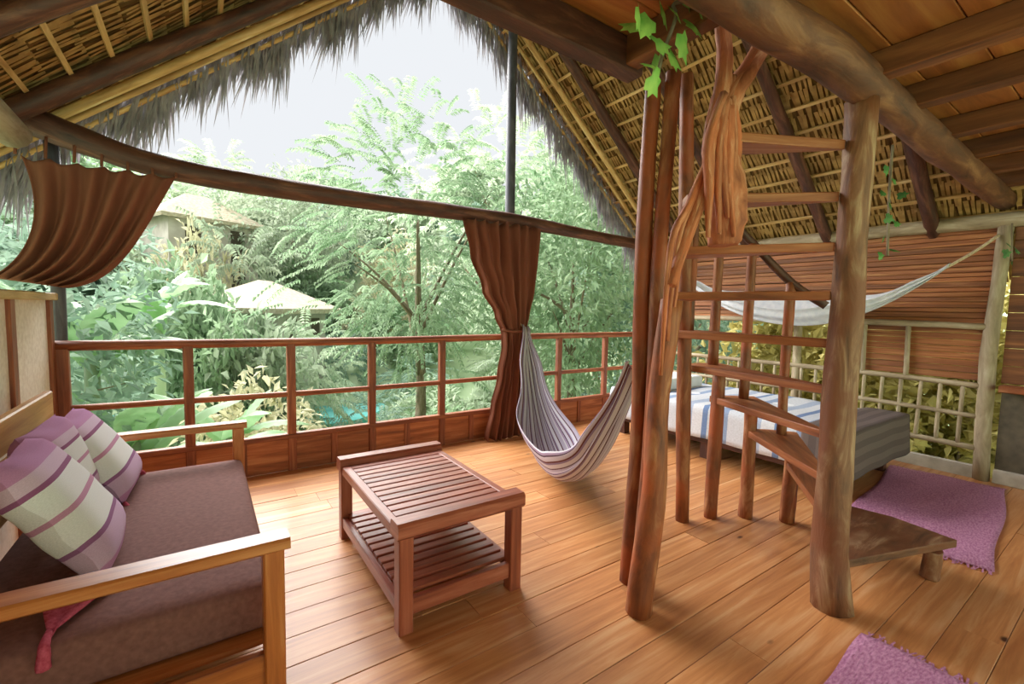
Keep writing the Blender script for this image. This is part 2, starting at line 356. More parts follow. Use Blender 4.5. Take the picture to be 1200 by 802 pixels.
# ---- roof
RX, RZ, SL = 2.04, 4.66, .82
YF = 4.28
def roof_z(x, off=0): return RZ-SL*abs(x-RX)+off
roof = empty('roof', (RX, 1.4, 2.2), kind='structure')
ca = 1/math.sqrt(1+SL*SL)
for sg in (-1, 1):
    xe = RX+sg*3.75                       # eave
    # backing layer, thick and opaque
    t0, t1 = .13, .30
    MB().bar((RX+sg*3.75/2, -1.6, (roof_z(RX)+roof_z(xe))/2+(t0+t1)/2), (RX+sg*3.75/2, YF, (roof_z(RX)+roof_z(xe))/2+(t0+t1)/2), 3.75/ca, (t1-t0)*ca, up=(sg*SL, 0, 1)).build('thatch_backing', M['thatch_back'], roof)
    # leaf strips lying down the slope under the backing, in overlapping rows
    Vs, Fs = [], []
    slope = Vector((sg, 0, -SL)).normalized(); nrmv = Vector((-sg*SL, 0, -1)).normalized()
    nr = 21
    for k in range(nr):
        dx = .02+k*.18
        if dx > 3.7: break
        yy = -1.55
        while yy < YF-.03:
            w = rng.uniform(.02, .036); ln = rng.uniform(.2, .27)
            b = Vector((RX+sg*dx, yy, roof_z(RX+sg*dx)+.115+rng.uniform(-.012, .008)))
            e = b+slope*ln+Vector((0, rng.uniform(-.02, .02), rng.uniform(-.035, -.005)))
            i0 = len(Vs); Vs += [tuple(b), tuple(b+Vector((0, w, 0))), tuple(e+Vector((0, w*.8, 0))), tuple(e+Vector((0, w*.2, 0)))]
            Fs.append((i0, i0+1, i0+2, i0+3)); yy += w+rng.uniform(.002, .016)
    me = quads_mesh('thatch_leaves', np.array(Vs)-np.array(roof.location), Fs, [M['thatch']])
    o = bpy.data.objects.new('thatch_leaves', me); COL.objects.link(o); o.parent = roof; o['kind'] = 'stuff'
    # battens along Y
    k = 0
    while .1+k*.18 < 3.65:
        x = RX+sg*(.1+k*.18); z = roof_z(x)+.07
        MB().bar((x, -1.55, z), (x, YF-.05, z+rng.uniform(-.01, .01)), .026, .016, up=(sg*SL, 0, 1)).build('batten', M['bamboo'], roof); k += 1
    # rafters
    for ry, rw in ((-1.2, .05), (-.4, .05), (.4, .05), (1.2, .05), (2.0, .05), (2.8, .05), (3.6, .055)):
        MB().tube([(RX+sg*.02, ry, roof_z(RX)-.01), (RX+sg*1.8, ry+rng.uniform(-.03, .03), roof_z(RX+sg*1.8)-.0), (xe, ry, roof_z(xe)-.0)], [rw*.9, rw, rw*1.1], 9, .08, seed=int(ry*10)+50+sg).build('rafter', M['darkbeam'], roof)
    for ry, rw, dz in ((3.90, .03, .0), (4.05, .02, -.0), (4.2, .017, -.02)):
        MB().tube([(RX, ry, roof_z(RX)+dz), (RX+sg*1.9, ry, roof_z(RX+sg*1.9)+dz), (xe, ry, roof_z(xe)+dz)], rw, 8, .06, seed=int(ry*30)+sg).build('rake_pole', M['bamboo'] if rw < .035 else M['darkbeam'], roof)
    # ragged fringe hanging from the gable edge
    n = 2600
    tx = nrg.uniform(0, 3.75, n); X = RX+sg*tx
    P = np.stack([X, YF+nrg.uniform(-.12, .06, n), RZ-SL*tx+nrg.uniform(.02, .16, n)], 1)
    dr = np.stack([sg*nrg.uniform(-.05, .4, n), nrg.uniform(-.1, .25, n), -np.ones(n)], 1)
    clump = .5+.5*np.sin(tx*9+np.sin(tx*23)*1.5)
    Ln = nrg.uniform(.16, .46, n)*(.65+.75*clump)
    V, Fq = leaf_cards(P, dr, np.stack([nrg.normal(0, .5, n), np.ones(n), nrg.normal(0, .2, n)], 1), Ln, nrg.uniform(.008, .026, n), 0)
    me = quads_mesh('thatch_fringe', V-np.array(roof.location), Fq, [M['fringe']])
    o = bpy.data.objects.new('thatch_fringe', me); COL.objects.link(o); o.parent = roof; o['kind'] = 'stuff'
MB().tube([(RX, -1.6, RZ+.02), (RX, YF, RZ+.02)], .06, 9, .06).build('ridge_pole', M['darkbeam'], roof)

# ---- loft overhead (L-shaped, stair well cut out)
ceil = empty('ceiling', (2.5, 0, 2.3), kind='structure')
zc = 2.36
def loft_plank(x0, x1, y0, y1): MB().box(x0, x1, y0+.002, y1-.002, zc+rng.uniform(0, .004), zc+.035, c=.003).build('loft_board', M['loft'], ceil)
yy = -1.2
while yy < 1.3:
    w = .21; lim = XR if yy+w < .9 else 1.42
    c = rng.uniform(1.2, 1.6) if lim < 2 else rng.uniform(1.6, 2.6)
    if lim > 2:
        c2 = c+rng.uniform(1, 1.6)
        loft_plank(.25, c-.002, yy, yy+w); loft_plank(c+.002, c2-.002, yy, yy+w); loft_plank(c2+.002, lim-.1, yy, yy+w)
    else: loft_plank(.25, lim, yy, yy+w)
    yy += w
for jx in (2.28, 2.72, 3.3, 3.8, 4.3, 4.8):
    MB().box(jx-.04, jx+.04, -1.2, .88, zc-.1, zc, c=.004).build('joist', M['joist'], ceil)
for jx in (.5, 1.40):
    MB().box(jx-.035, jx+.035, -1.2, 1.25, zc-.11, zc, c=.004).build('joist', M['joist'], ceil)
MB().tube([(.2, .79, 2.24), (1.3, .80, 2.245), (2.2, .78, 2.26), (3.4, .79, 2.25), (5.25, .79, 2.23)], [.075, .08, .075, .075, .07], 12, .1, seed=3).build('log_beam', M['logdark'], ceil)
MB().box(.2, 1.46, 1.25, 1.33, 2.235, zc, c=.006).build('edge_beam', M['darkbeam'], ceil)
MB().box(.2, 1.46, 1.335, 1.355, 2.33, zc+.06).build('fascia', M['loft'], ceil)
for s_, e_ in (((2.6, .79, 2.2), (2.29, .79, 1.95)),): pass

# ---- right wall
wr = empty('wall_right', (XR, 1.5, 0), kind='structure')
z = 1.26; k = 0
while z < 2.02:
    h = rng.uniform(.034, .05)
    MB().bar((XR+.02+rng.uniform(-.006, .006), .8, z+h/2), (XR+.02+rng.uniform(-.006, .006), D, z+h/2+rng.uniform(-.008, .008)), .012, h-.004, c=.003).build('slat', M['slat'], wr); z += h
MB().box(XR+.035, XR+.05, .8, D, 1.25, 2.06).build('wall_lining', M['joist'], wr)
MB().tube([(XR, -.2, 2.06), (XR, 1, 2.085), (XR, 2.5, 2.09), (XR, D+.1, 2.08)], [.06, .06, .055, .05], 10, .08, seed=5).build('log_plate', M['pale'], wr)
MB().tube([(XR, .78, 0), (XR-.01, .80, 1.0), (XR, .77, 2.04)], [.055, .05, .045], 10, .12, seed=8).build('wall_post', M['pale'], wr)
MB().tube([(XR, D, 0), (XR, D, 2.1)], .06, 10, .08, seed=9).build('wall_post', M['log'], wr)
MB().tube([(XR, 2.2, 0), (XR, 2.22, 1.27)], .04, 9, .1, seed=10).build('wall_post', M['pale'], wr)
for (z0, r_, y0) in ((1.25, .028, .8), (.77, .024, .8), (.52, .02, .8), (.26, .022, .8)):
    MB().tube([(XR-.02, y0, z0-.01), (XR-.02, 1.6, z0+.005), (XR-.02, D, z0)], r_, 8, .1, seed=int(z0*50)).build('wall_rail', M['pale'], wr)
for by in np.arange(.93, D, .135):
    MB().tube([(XR-.02, by, .27), (XR-.02, by+rng.uniform(-.01, .01), .77)], .015, 7, .1, seed=int(by*100)).build('baluster', M['pale'], wr)
for by in (1.3, 1.62): MB().tube([(XR-.02, by, .77), (XR-.02, by+.01, 1.25)], .02, 8, .1, seed=int(by*10)).build('wall_post', M['pale'], wr)
zz = .8
while zz < 1.2:
    MB().box(XR+.02, XR+.034, .8, 1.62, zz, zz+.052, c=.003).build('slat', M['slat'], wr); zz += .055
MB().box(XR-.02, XR+.04, .8, D, .0, .10).build('baseboard', M['kerb'], wr)
# under the loft the wall is boarded, with a ledge and a grey panel below
for zz in np.arange(.8, 2.2, .14):
    MB().box(XR, XR+.02, YB, .72, zz, zz+.136, c=.003).build('wall_board', M['joist'], wr)
MB().box(XR-.14, XR+.03, YB, .71, .74, .79, c=.006).build('ledge', M['log'], wr)
MB().box(XR, XR+.02, YB, .71, .10, .74).build('grey_panel', M['greypanel'], wr)
MB().box(XR-.04, XR+.02, YB, .71, .0, .11, c=.006).build('baseboard', M['kerb'], wr)

# ---- low left wall: post, cream panel, top rail
wl = empty('wall_left', (XL, 2, 0), kind='structure')
yy = YB
for k, yy in enumerate((-1.25, -.35, .55, 1.45, 2.35, 3.13, 3.80)):
    MB().box(XL-.035, XL+.035, yy-.045, yy+.03, 0, 1.3, c=.005).build('wall_post', M['rail'], wl)
MB().box(XL-.06, XL+.05, YB, D+.02, 1.3, 1.345, c=.006).build('top_rail', M['bamboo'], wl)
MB().box(XL-.04, XL+.03, YB, D, .02, .1, c=.005).build('bottom_rail', M['rail'], wl)
py_ = [-1.25, -.35, .55, 1.45, 2.35, 3.13, 3.80]
for a, b in zip(py_[:-1], py_[1:]):
    MB().box(XL, XL+.018, a+.031, b-.031, .1, 1.3).build('cream_panel', M['cream'], wl)
MB().tube([(XL-.06, YB-.3, 2.2), (XL-.07, 1.5, 2.24), (XL-.05, 3.62, 2.2)], [.08, .085, .08], 12, .06, seed=12).build('log_plate', M['pale'], wl)

# =================================================================== RAILING AND FRAME
posts = [-.72, -.09, .56, 1.19, 1.85, 2.55, 3.29, 4.02, 4.72]
rl = empty('balcony_railing', (2.2, D, 0), 'reddish brown wooden balcony railing with two rails and low kick boards', 'railing')
MB().tube([(-.75, D, 1.02), (1.2, D, 1.01), (2.8, D, 1.02), (XR, D, 1.02)], .032, 10, .05, seed=20).build('top_rail', M['rail'], rl)
MB().tube([(-.75, D, .625), (1.2, D, .60), (2.8, D, .605), (XR, D, .60)], .022, 9, .05, seed=21).build('middle_rail', M['rail'], rl)
for k, x in enumerate(posts):
    if k == 5: continue
    MB().box(x-.03, x+.03, D-.027, D+.027, 0, 1.0, c=.006).build('post', M['rail'], rl)
MB().box(-.75, XR, D-.03, D+.03, .255, .295, c=.005).build('kick_rail', M['rail'], rl)
for a, b in zip(posts[:-1], posts[1:]):
    MB().box(a+.02, b-.02, D-.012, D+.006, .002, .255, c=.003).build('kick_board', M['tread'], rl)
    MB().box(a+.29, a+.34, D-.024, D+.008, .01, .255, c=.003).build('batten', M['rail'], rl)

cp = MB().tube([(-.745, D+.08, 0), (-.74, D+.08, 1.0), (-.735, D+.08, 2.3)], .036, 10, .05, seed=22).build('corner_post', M['metal'])
tag(cp, 'thin dark corner post where the cream-panelled wall meets the railing', 'post')
ctr = MB().tube([(2.66, D+.1, 0), (2.655, D+.1, 2), (2.65, D+.1, 4.2)], [.055, .052, .048], 12, .04, seed=23).build('gable_post', M['metal'])
tag(ctr, 'tall dark slender post rising behind the knotted curtain to the gable', 'post')
tb = MB().tube([(-1.05, D-.07, 2.41), (-.9, D-.07, 2.365), (-.55, D-.07, 2.26), (-.15, D-.07, 2.175), (.9, D-.07, 2.16), (2.5, D-.08, 2.19), (3.6, D-.07, 2.16), (XR-.06, D-.07, 2.12)], [.082, .08, .078, .075, .07, .066, .062, .06], 12, .07, seed=24).build('tie_beam', M['darkbeam'])
tag(tb, 'long crooked dark log spanning the open gable above the railing', 'beam')

# =================================================================== SPIRAL STAIR
cx, cy = 2.29, .79
st = empty('spiral_staircase', (cx, cy, 0), 'rustic wooden spiral staircase winding around a thick weathered log post', 'staircase')
MB().tube([(cx, cy-.02, 0), (cx-.005, cy, .6), (cx+.012, cy+.005, 1.2), (cx+.0, cy, 1.75), (cx+.005, cy, 2.2)], [.078, .068, .06, .06, .058], 14, .13, seed=31).build('centre_post', M['post'], st)
def pol(a, r): return Vector((cx+r*math.cos(R(a)), cy+r*math.sin(R(a)), 0))
ang = [-16, 18, 34, 50, 65, 79, 95, 110, 123, 136, 151]
zs = [.19, .38, .57, .78, .99, 1.20, 1.41, 1.62, 1.83, 2.04]
for k, z in enumerate(zs):
    a0, a1 = ang[k]-2, ang[k+1]+1.5
    ro = .86 if k == 0 else .91 if k < 7 else (.86, .68, .62)[k-7]
    poly = [pol(a0, .06), pol(a0, ro), pol((a0+a1)/2, ro*1.01), pol(a1, ro), pol(a1, .06)]
    poly = [(p.x, p.y) for p in poly]
    dd = (pol((a0+a1)/2, 1)-Vector((cx, cy, 0)))
    MB().prism(poly, z-.04, z, uvdir=(dd.x, dd.y)).build('tread', M['post'] if k == 0 else M['tread'], st, bevel=.005)
for k, a in ((0, -16), (1, 21), (2, 34), (3, 50), (4, 65), (5, 79)):
    p = pol(a, .87 if k else .72); h = zs[k]-.04
    q = p+Vector((rng.uniform(-.015, .015), rng.uniform(-.015, .015), h))
    if k == 5: q = onp(805, 88, 1, 1.6)
    MB().tube([p, (p+q)/2+Vector((rng.uniform(-.01, .01), 0, 0)), q], [.042, .04, .038], 10, .1, seed=40+k).build('outer_post', M['log'] if k else M['post'], st)
def pole(foot, head, r0, r1, seed):
    foot, head = Vector(foot), Vector(head)
    MB().tube([foot, foot.lerp(head, .35)+Vector((.008, -.006, 0)), foot.lerp(head, .7)+Vector((-.006, .006, 0)), head], [r0, (2*r0+r1)/3, (r0+2*r1)/3, r1], 12, .12, seed=seed).build('tall_pole', M['log'], st)
pole(pol(136, .86), onp(766, 95, 1, 1.37), .044, .034, 196)
pole(pol(151, .87), onp(787, 352, 1, 1.2), .055, .045, 211)
pole(pol(143, .84), onp(790, 85, 1, 1.3), .034, .032, 220)
# balusters and handrail
hr = []
for a, z, h in ((34, .57, .93), (50, .78, .95), (65, .99, .93), (79, 1.20, .80)):
    p = pol(a+5, .82)
    MB().tube([p+Vector((0, 0, z)), p+Vector((.008, .005, z+h*.5)), p+Vector((0, 0, z+h))], [.03, .028, .027], 9, .1, seed=int(80+a)).build('baluster', M['log'], st)
p0 = pol(26, .80)+Vector((0, 0, 1.36)); p1 = pol(39, .82)+Vector((0, 0, 1.5)); p2 = pol(55, .82)+Vector((0, 0, 1.73)); p3 = pol(70, .82)+Vector((0, 0, 1.92)); p4 = pol(84, .82)+Vector((0, 0, 2.02))
MB().tube([p0, p1, p2, p3, p4], .024, 9, .08, seed=88).build('handrail', M['darkbeam'], st)

# twisted vine beside the stair
vn = empty('twisted_vine', (1.75, 1.08, 1.5), 'gnarled reddish forked vine branch hanging in front of the stair treads', 'vine')
def vpts(l, Y): return [onp(x, y_, 1, Y) for x, y_ in l]
MB().tube(vpts([(912, -30), (906, 10), (896, 45), (878, 80), (858, 112), (846, 160), (828, 215), (804, 280), (786, 335)], 1.08), [.04, .045, .04, .038, .045, .04, .03, .025, .02], 12, .16, seed=90).build('main_stem', M['vine'], vn)
MB().tube(vpts([(846, 30), (849, 65), (846, 105), (838, 150)], 1.1), [.03, .034, .036, .035], 10, .16, seed=91).build('fork', M['vine'], vn)
MB().tube(vpts([(856, 92), (848, 130), (843, 175), (846, 220), (848, 262), (847, 288)], 1.1), [.035, .055, .075, .082, .075, .055], 18, .28, seed=93).build('burl', M['vine'], vn)
for k in range(9):
    x0 = 832+k*4.2; jig = rng.uniform(-5, 5)
    MB().tube(vpts([(848+k*1.2, 118+rng.uniform(-8, 8)), (x0-2, 165), (x0-3+jig*.6, 215), (x0-4+k*.9+jig, 275+rng.uniform(-20, 34))], 1.03+.012*(k % 3)), [.018, .019, .016, .008], 7, .25, seed=100+k).build('hanging_strand', M['vine'], vn)
for k in range(3):
    MB().tube(vpts([(838, 170), (818-k*6, 225+k*8), (800-k*7, 290), (790-k*8, 360+k*40)], 1.09), [.014, .013, .012, .008], 7, .2, seed=120+k).build('hanging_strand', M['vine'], vn)

# =================================================================== FURNITURE
# ---- sofa
sf = empty('sofa', (-.22, 2.19, 0), 'wooden sofa with slim flat arms and brown seat cushion along the left wall', 'sofa')
Y0, Y1, XB, XF = 1.43, 2.97, -.60, .18
for yy in (Y0, Y1):
    MB().box(XF-.055, XF, yy-.03, yy+.03, 0, .595, c=.005).build('leg', M['sofa'], sf)
    MB().box(XB-.05, XB, yy-.03, yy+.03, 0, .60, c=.005).build('leg', M['sofa'], sf)
    MB().box(XB-.06, XF+.015, yy-.04, yy+.04, .595, .63, c=.006).build('armrest', M['sofa'], sf)
    MB().box(XB, XF-.055, yy-.015, yy+.015, .17, .285, c=.004).build('side_rail', M['sofa'], sf)
MB().box(XF-.04, XF-.012, Y0+.03, Y1-.03, .17, .27, c=.004).build('front_rail', M['sofa'], sf)
MB().box(XB-.03, XB, Y0+.03, Y1-.03, .17, .27, c=.004).build('back_rail', M['sofa'], sf)
for k in range(9):
    yy = Y0+.12+k*(Y1-Y0-.24)/8
    MB().box(XB, XF-.04, yy-.04, yy+.04, .255, .272).build('seat_slat', M['sofa'], sf)
for k, z in enumerate((.48, .62)):
    MB().box(XB-.035, XB-.012, Y0+.02, Y1-.02, z, z+.08, c=.004).build('back_slat', M['backboard'], sf)
MB().box(XB-.04, XB-.005, Y0-.04, Y1+.05, .73, .865, c=.006).build('top_back_board', M['backboard'], sf)
def soft_box(x0, x1, y0, y1, z0, z1, n=14):
    """upholstered block with rounded edges and a slightly domed top"""
    mb = MB()
    def prof(t):  # 0..1 -> -1..1 with points crowded at the ends
        return math.sin((t-.5)*math.pi)
    hx, hy, hz = (x1-x0)/2, (y1-y0)/2, (z1-z0)/2; r = min(.035, hz*.45)
    def rnd(p):
        q = Vector((max(-hx+r, min(hx-r, p.x)), max(-hy+r, min(hy-r, p.y)), max(-hz+r, min(hz-r, p.z))))
        d = p-q; p2 = q+(d.normalized()*r if d.length > 1e-6 else d)
        p2.z += .012*(1-(p.x/hx)**2)*(1-(p.y/hy)**2)*(1 if p.z > 0 else 0)
        return p2+Vector(((x0+x1)/2, (y0+y1)/2, (z0+z1)/2))
    for ax in range(3):
        for sg in (-1, 1):
            def fn(u, v):
                a, b = (prof(u), prof(v)) if sg > 0 else (prof(v), prof(u))
                c = [0, 0, 0]; c[ax] = sg; c[(ax+1) % 3] = a; c[(ax+2) % 3] = b
                return rnd(Vector((c[0]*hx, c[1]*hy, c[2]*hz)))
            mb.sheet(fn, n, n)
    return mb
soft_box(XB+.01, XF-.012, Y0+.11, Y1-.035, .275, .43).build('seat_cushion', M['seat'], sf)

# ---- loose cushions
def cushion(name, c, uax, vax, size, label, tass):
    uax, vax = Vector(uax).normalized(), Vector(vax); vax = (vax-uax*vax.dot(uax)).normalized(); n = uax.cross(vax)
    c = Vector(c); root = empty(name, (c.x, c.y, .43), label, 'cushion', 'striped cushions on the sofa')
    mb = MB()
    for sgn in (-1, 1):
        def fn(u, v):
            a, b = 2*u-1, 2*v-1
            pin = 1-.10*(a*a*b*b) ; edge = (1-a**4)*(1-b**4)
            t = .075*max(edge, 0)**.45
            sh = 1-.07*(1-abs(b))*abs(a)**3; sv_ = 1-.07*(1-abs(a))*abs(b)**3
            w = .006*math.sin(9*a+4*b)*(1-edge)
            return c+uax*(a*size/2*sh)+vax*(b*size/2*sv_)+n*(sgn*(t)+w)
        if sgn < 0: mb.sheet(lambda u, v: fn(v, u), 18, 18)
        else: mb.sheet(fn, 18, 18)
    # uv: stripes run along uax, vary along vax
    uv = []
    for f in mb.f:
        uv.append(tuple((((mb.v[i]-c).dot(vax)/size+.5), (mb.v[i]-c).dot(uax)/size*.98+.5) for i in f))
    mb.uv = uv
    cov = mb.build('cover', M['cushion'], root)
    for a, b in tass:
        p = c+uax*(a*size*.5)+vax*(b*size*.5); o_ = (uax*a+vax*b).normalized()
        MB().tube([p-o_*.01, p+o_*.02, p+o_*.035+Vector((0, 0, -.02)), p+o_*.04+Vector((0, 0, -.06))], [.006, .012, .013, .016], 8, .15, seed=5).build('tassel', M['tassel'], cov)
    return root
cushion('cushion', (-.40, 2.66, .62), (.42, 0, -.62), (.02, 1, .02), .42, 'pink and white striped cushion leaning on the sofa back near the railing', [(1, 1), (1, -1)])
cB = cushion('cushion', (-.385, 1.99, .64), (.42, 0, -.66), (-.05, 1, -.04), .45, 'pink and white striped cushion leaning on the sofa back beside the near armrest', [(1, 1), (1, -1)])
cov = [c_ for c_ in cB.children if c_.name.startswith('cover')][0]
fm = MB(); fm.sheet(lambda u, v: Vector((-.40, 1.76, .455)).lerp(Vector((-.24, 1.74, .45)), u).lerp(Vector((-.345, 1.56, .446)), v*.97)+Vector((0, 0, .006*math.sin(u*9)*(1-v)-.02*max(0, v-.9)*8)), 8, 10)
fm.build('corner_flap', M['tassel'], cov, solid=.004)
MB().tube([(-.345, 1.575, .447), (-.345, 1.532, .44), (-.345, 1.524, .425), (-.347, 1.52, .385)], [.007, .012, .013, .016], 8, .15, seed=6).build('tassel', M['tassel'], cov)
cushion('cushion', (-.47, 2.36, .66), (.22, 0, -.75), (.05, 1, .05), .36, 'pink striped cushion tucked behind the two leaning cushions', [])

# ---- coffee table
ct = empty('coffee_table', (.91, 2.1, 0), 'low reddish slatted wooden coffee table with a slatted lower shelf', 'table')
x0, x1, y0, y1 = .61, 1.2, 1.63, 2.58
for x in (x0+.03, x1-.03):
    for yy in (y0+.03, y1-.03): MB().box(x-.03, x+.03, yy-.03, yy+.03, 0, .40, c=.004).build('leg', M['table'], ct)
for yy in (y0+.035, y1-.035): MB().box(x0-.008, x1+.008, yy-.045, yy+.045, .392, .46, c=.012).build('end_rail', M['table'], ct)
for x in (x0+.02, x1-.02): MB().box(x-.02, x+.02, y0+.08, y1-.08, .375, .425, c=.004).build('side_rail', M['table'], ct)
n = 13
for k in range(n):
    yy = y0+.115+k*(y1-y0-.23)/(n-1); MB().box(x0+.04, x1-.04, yy-.026, yy+.026, .402, .424, c=.004).build('top_slat', M['table'], ct)
for x in (x0+.02, x1-.02): MB().box(x-.015, x+.015, y0+.06, y1-.06, .07, .125, c=.004).build('shelf_rail', M['table'], ct)
for yy in (y0+.03, y1-.03): MB().box(x0+.06, x1-.06, yy-.015, yy+.015, .06, .13, c=.004).build('shelf_end_rail', M['table'], ct)
for k in range(n):
    yy = y0+.085+k*(y1-y0-.17)/(n-1); MB().box(x0+.035, x1-.035, yy-.024, yy+.024, .122, .14, c=.003).build('shelf_slat', M['table'], ct)

# ---- bed
bd = empty('bed', (4.2, 2.26, 0), 'low platform bed standing between the stair and the slatted wall', 'bed')
bx0, bx1, by0, by1 = 3.62, 4.85, 1.2, 3.38
MB().box(bx0+.06, bx1-.04, by0+.06, by1-.06, .14, .24, c=.006).build('frame', M['darkbeam'], bd)
for x in (bx0+.12, bx1-.1):
    for yy in (by0+.12, (by0+by1)/2, by1-.12): MB().box(x-.04, x+.04, yy-.04, yy+.04, 0, .14).build('leg', M['darkbeam'], bd)
soft_box(bx0+.02, bx1-.02, by0+.02, by1-.02, .24, .475).build('mattress', M['sheet'], bd)
def drape(x0, x1, y0, y1, zt, zb0, zbx, waves=4, amp=.005):
    """cloth over a block: falls down on the x0 side and the y0 side"""
    hx = zt-zb0; hy = zt-zbx; LX = hx+(x1-x0); LY = hy+(y1-y0)
    def fn(u, v):
        a, b = u*LX-hx, v*LY-hy
        x = x0+max(a, 0); yq = y0+max(b, 0); z = zt
        fa, fb = max(-a, 0), max(-b, 0)
        z -= max(fa, fb)
        rip = math.sin(waves*(yq if fa > fb else x)*3.1+2*math.sin(yq*5))*amp
        x -= fa*.06+(rip*fa/hx if fa > fb else 0) + (.012 if fa > 0 else 0); yq -= fb*.06+(rip*fb/hy if fb >= fa and fb > 0 else 0)+(.012 if fb > 0 else 0)
        z += .008*math.sin(x*9+yq*3)*math.sin(yq*7-x*2) + .006
        return (x, yq, z)
    return MB().sheet(fn, 36, 48)
tag(drape(bx0, bx1-.03, by0+.06, by1-.03, .482, .20, .47).build('bedspread', M['bedspread'], solid=.006), 'blue and white striped bedspread draped over the side of the bed', 'bedspread')
tag(drape(bx0-.02, bx1-.02, by0-.02, by0+.26, .497, .22, .18).build('throw', M['throw'], solid=.008), 'dark grey brown throw folded over the foot of the bed', 'blanket')
pl_ = soft_box(3.85, 4.6, 2.9, 3.3, .49, .61).build('pillow', M['sheet']); tag(pl_, 'white pillow lying on the bed at the railing end', 'pillow')

# ---- rugs
def rug(name, x0, x1, y0, y1, label, fr_sides, rz=0):
    root = empty(name, ((x0+x1)/2, (y0+y1)/2, .002), label, 'rug')
    def fn(u, v):
        x = x0+(x1-x0)*u+.012*math.sin(v*9+x0); y_ = y0+(y1-y0)*v+.012*math.sin(u*8)
        return (x, y_, .008+.004*math.sin(u*14+v*5)*math.sin(v*11))
    MB().sheet(fn, 30, 24).build('weave', M['rug'], root, solid=.009)
    V, Fq = [], []
    for s_ in fr_sides:
        xx = x0 if s_ < 0 else x1; n_ = int((y1-y0)/.012)
        for k in range(n_):
            yy = y0+(k+.5)*(y1-y0)/n_+rng.uniform(-.003, .003); ln = rng.uniform(.035, .06); a = rng.uniform(-.4, .4)
            b = len(V); w = .0035
            ex, ey = xx+s_*ln*math.cos(a), yy+ln*math.sin(a)
            V += [(xx-s_*.005, yy-w, .009), (xx-s_*.005, yy+w, .009), (ex, ey+w, .004), (ex, ey-w, .004)]; Fq.append((b, b+1, b+2, b+3))
    me = quads_mesh('fringe', np.array(V)-np.array(root.location), Fq, [M['rug']])
    o = bpy.data.objects.new('fringe', me); COL.objects.link(o); o.parent = root; o['kind'] = 'stuff'; root.rotation_euler.z = R(rz)
rug('rug', 3.29, 4.99, .51, 1.19, 'pink woven rug lying past the foot of the bed beside the slatted wall', (-1, 1), 6.4)
rug('rug', 1.15, 2.2, -.15, .61, 'lilac fringed rug in front of the thick weathered stair post', (-1, 1))

# ---- curtains
cr = empty('curtain', (2.5, 3.72, 0), 'brown curtain gathered at waist height in front of the tall dark post', 'curtain', 'brown curtains hung from the log')
prof = [(0, 1.98, 2.86), (.15, 2.06, 2.84), (.3, 2.2, 2.82), (.42, 2.36, 2.77), (.5, 2.44, 2.735), (.56, 2.45, 2.72), (.7, 2.39, 2.73), (.85, 2.31, 2.74), (1, 2.25, 2.73)]
def lerp_prof(t):
    for a, b in zip(prof[:-1], prof[1:]):
        if t <= b[0]:
            f = (t-a[0])/(b[0]-a[0]); f = f*f*(3-2*f); return a[1]+(b[1]-a[1])*f, a[2]+(b[2]-a[2])*f
    return prof[-1][1:]
def cur(u, v):
    a, b = lerp_prof(v); w = b-a
    x = a+w*u; am = .035 if v > .6 else .03+.01*(1-v)
    yq = 3.71+am*math.sin(u*2*math.pi*7+v*1.2)*(.55+.45*abs(v-.5)*2)+.012*math.sin(u*31+v*5)
    x += .01*math.sin(u*20+v*9)
    return (x, yq, 2.13+.012*math.sin(u*50)-v*2.12)
MB().sheet(cur, 110, 44, (1, 1)).build('cloth', M['curtain'], cr, solid=.004)
MB().tube([(2.43, 3.71, 1.10), (2.5, 3.655, 1.09), (2.6, 3.65, 1.09), (2.74, 3.70, 1.11), (2.68, 3.77, 1.11), (2.5, 3.77, 1.1), (2.43, 3.71, 1.10)], .014, 8, .1).build('tie', M['curtain'], cr)
cl = empty('curtain', (-.5, 3.72, 1.4), 'brown curtain swept aside and bunched onto the low cream-panelled wall', 'curtain', 'brown curtains hung from the log')
def bez(p, t):
    a = [Vector(q) for q in p]
    while len(a) > 1: a = [x.lerp(y_, t) for x, y_ in zip(a[:-1], a[1:])]
    return a[0]
Lb = [(-.82, 2.11), (-.74, 1.85), (-.78, 1.55), (-.97, 1.42)]; Rb = [(-.12, 2.12), (-.3, 1.75), (-.40, 1.42), (-.66, 1.375)]
def cur2(u, v):
    a, b = bez(Lb, v), bez(Rb, v); p = a.lerp(b, u)
    yq = 3.70+(.02+.03*v)*math.sin(u*2*math.pi*6+.6)+.01*math.sin(u*27+v*6)
    top = -.028*abs(math.sin(u*math.pi*6))*(1-v)**8
    return (p.x, yq, p.y+top)
cloth2 = MB().sheet(cur2, 100, 40, (1, 1)).build('cloth', M['curtain'], cl, solid=.004)
for k in range(7):
    x = -.84+.72*k/6; MB().tube([(x, 3.70, 2.11), (x, 3.735, 2.25-.08*k/6)], .008, 6).build('tie_loop', M['curtain'], cloth2)

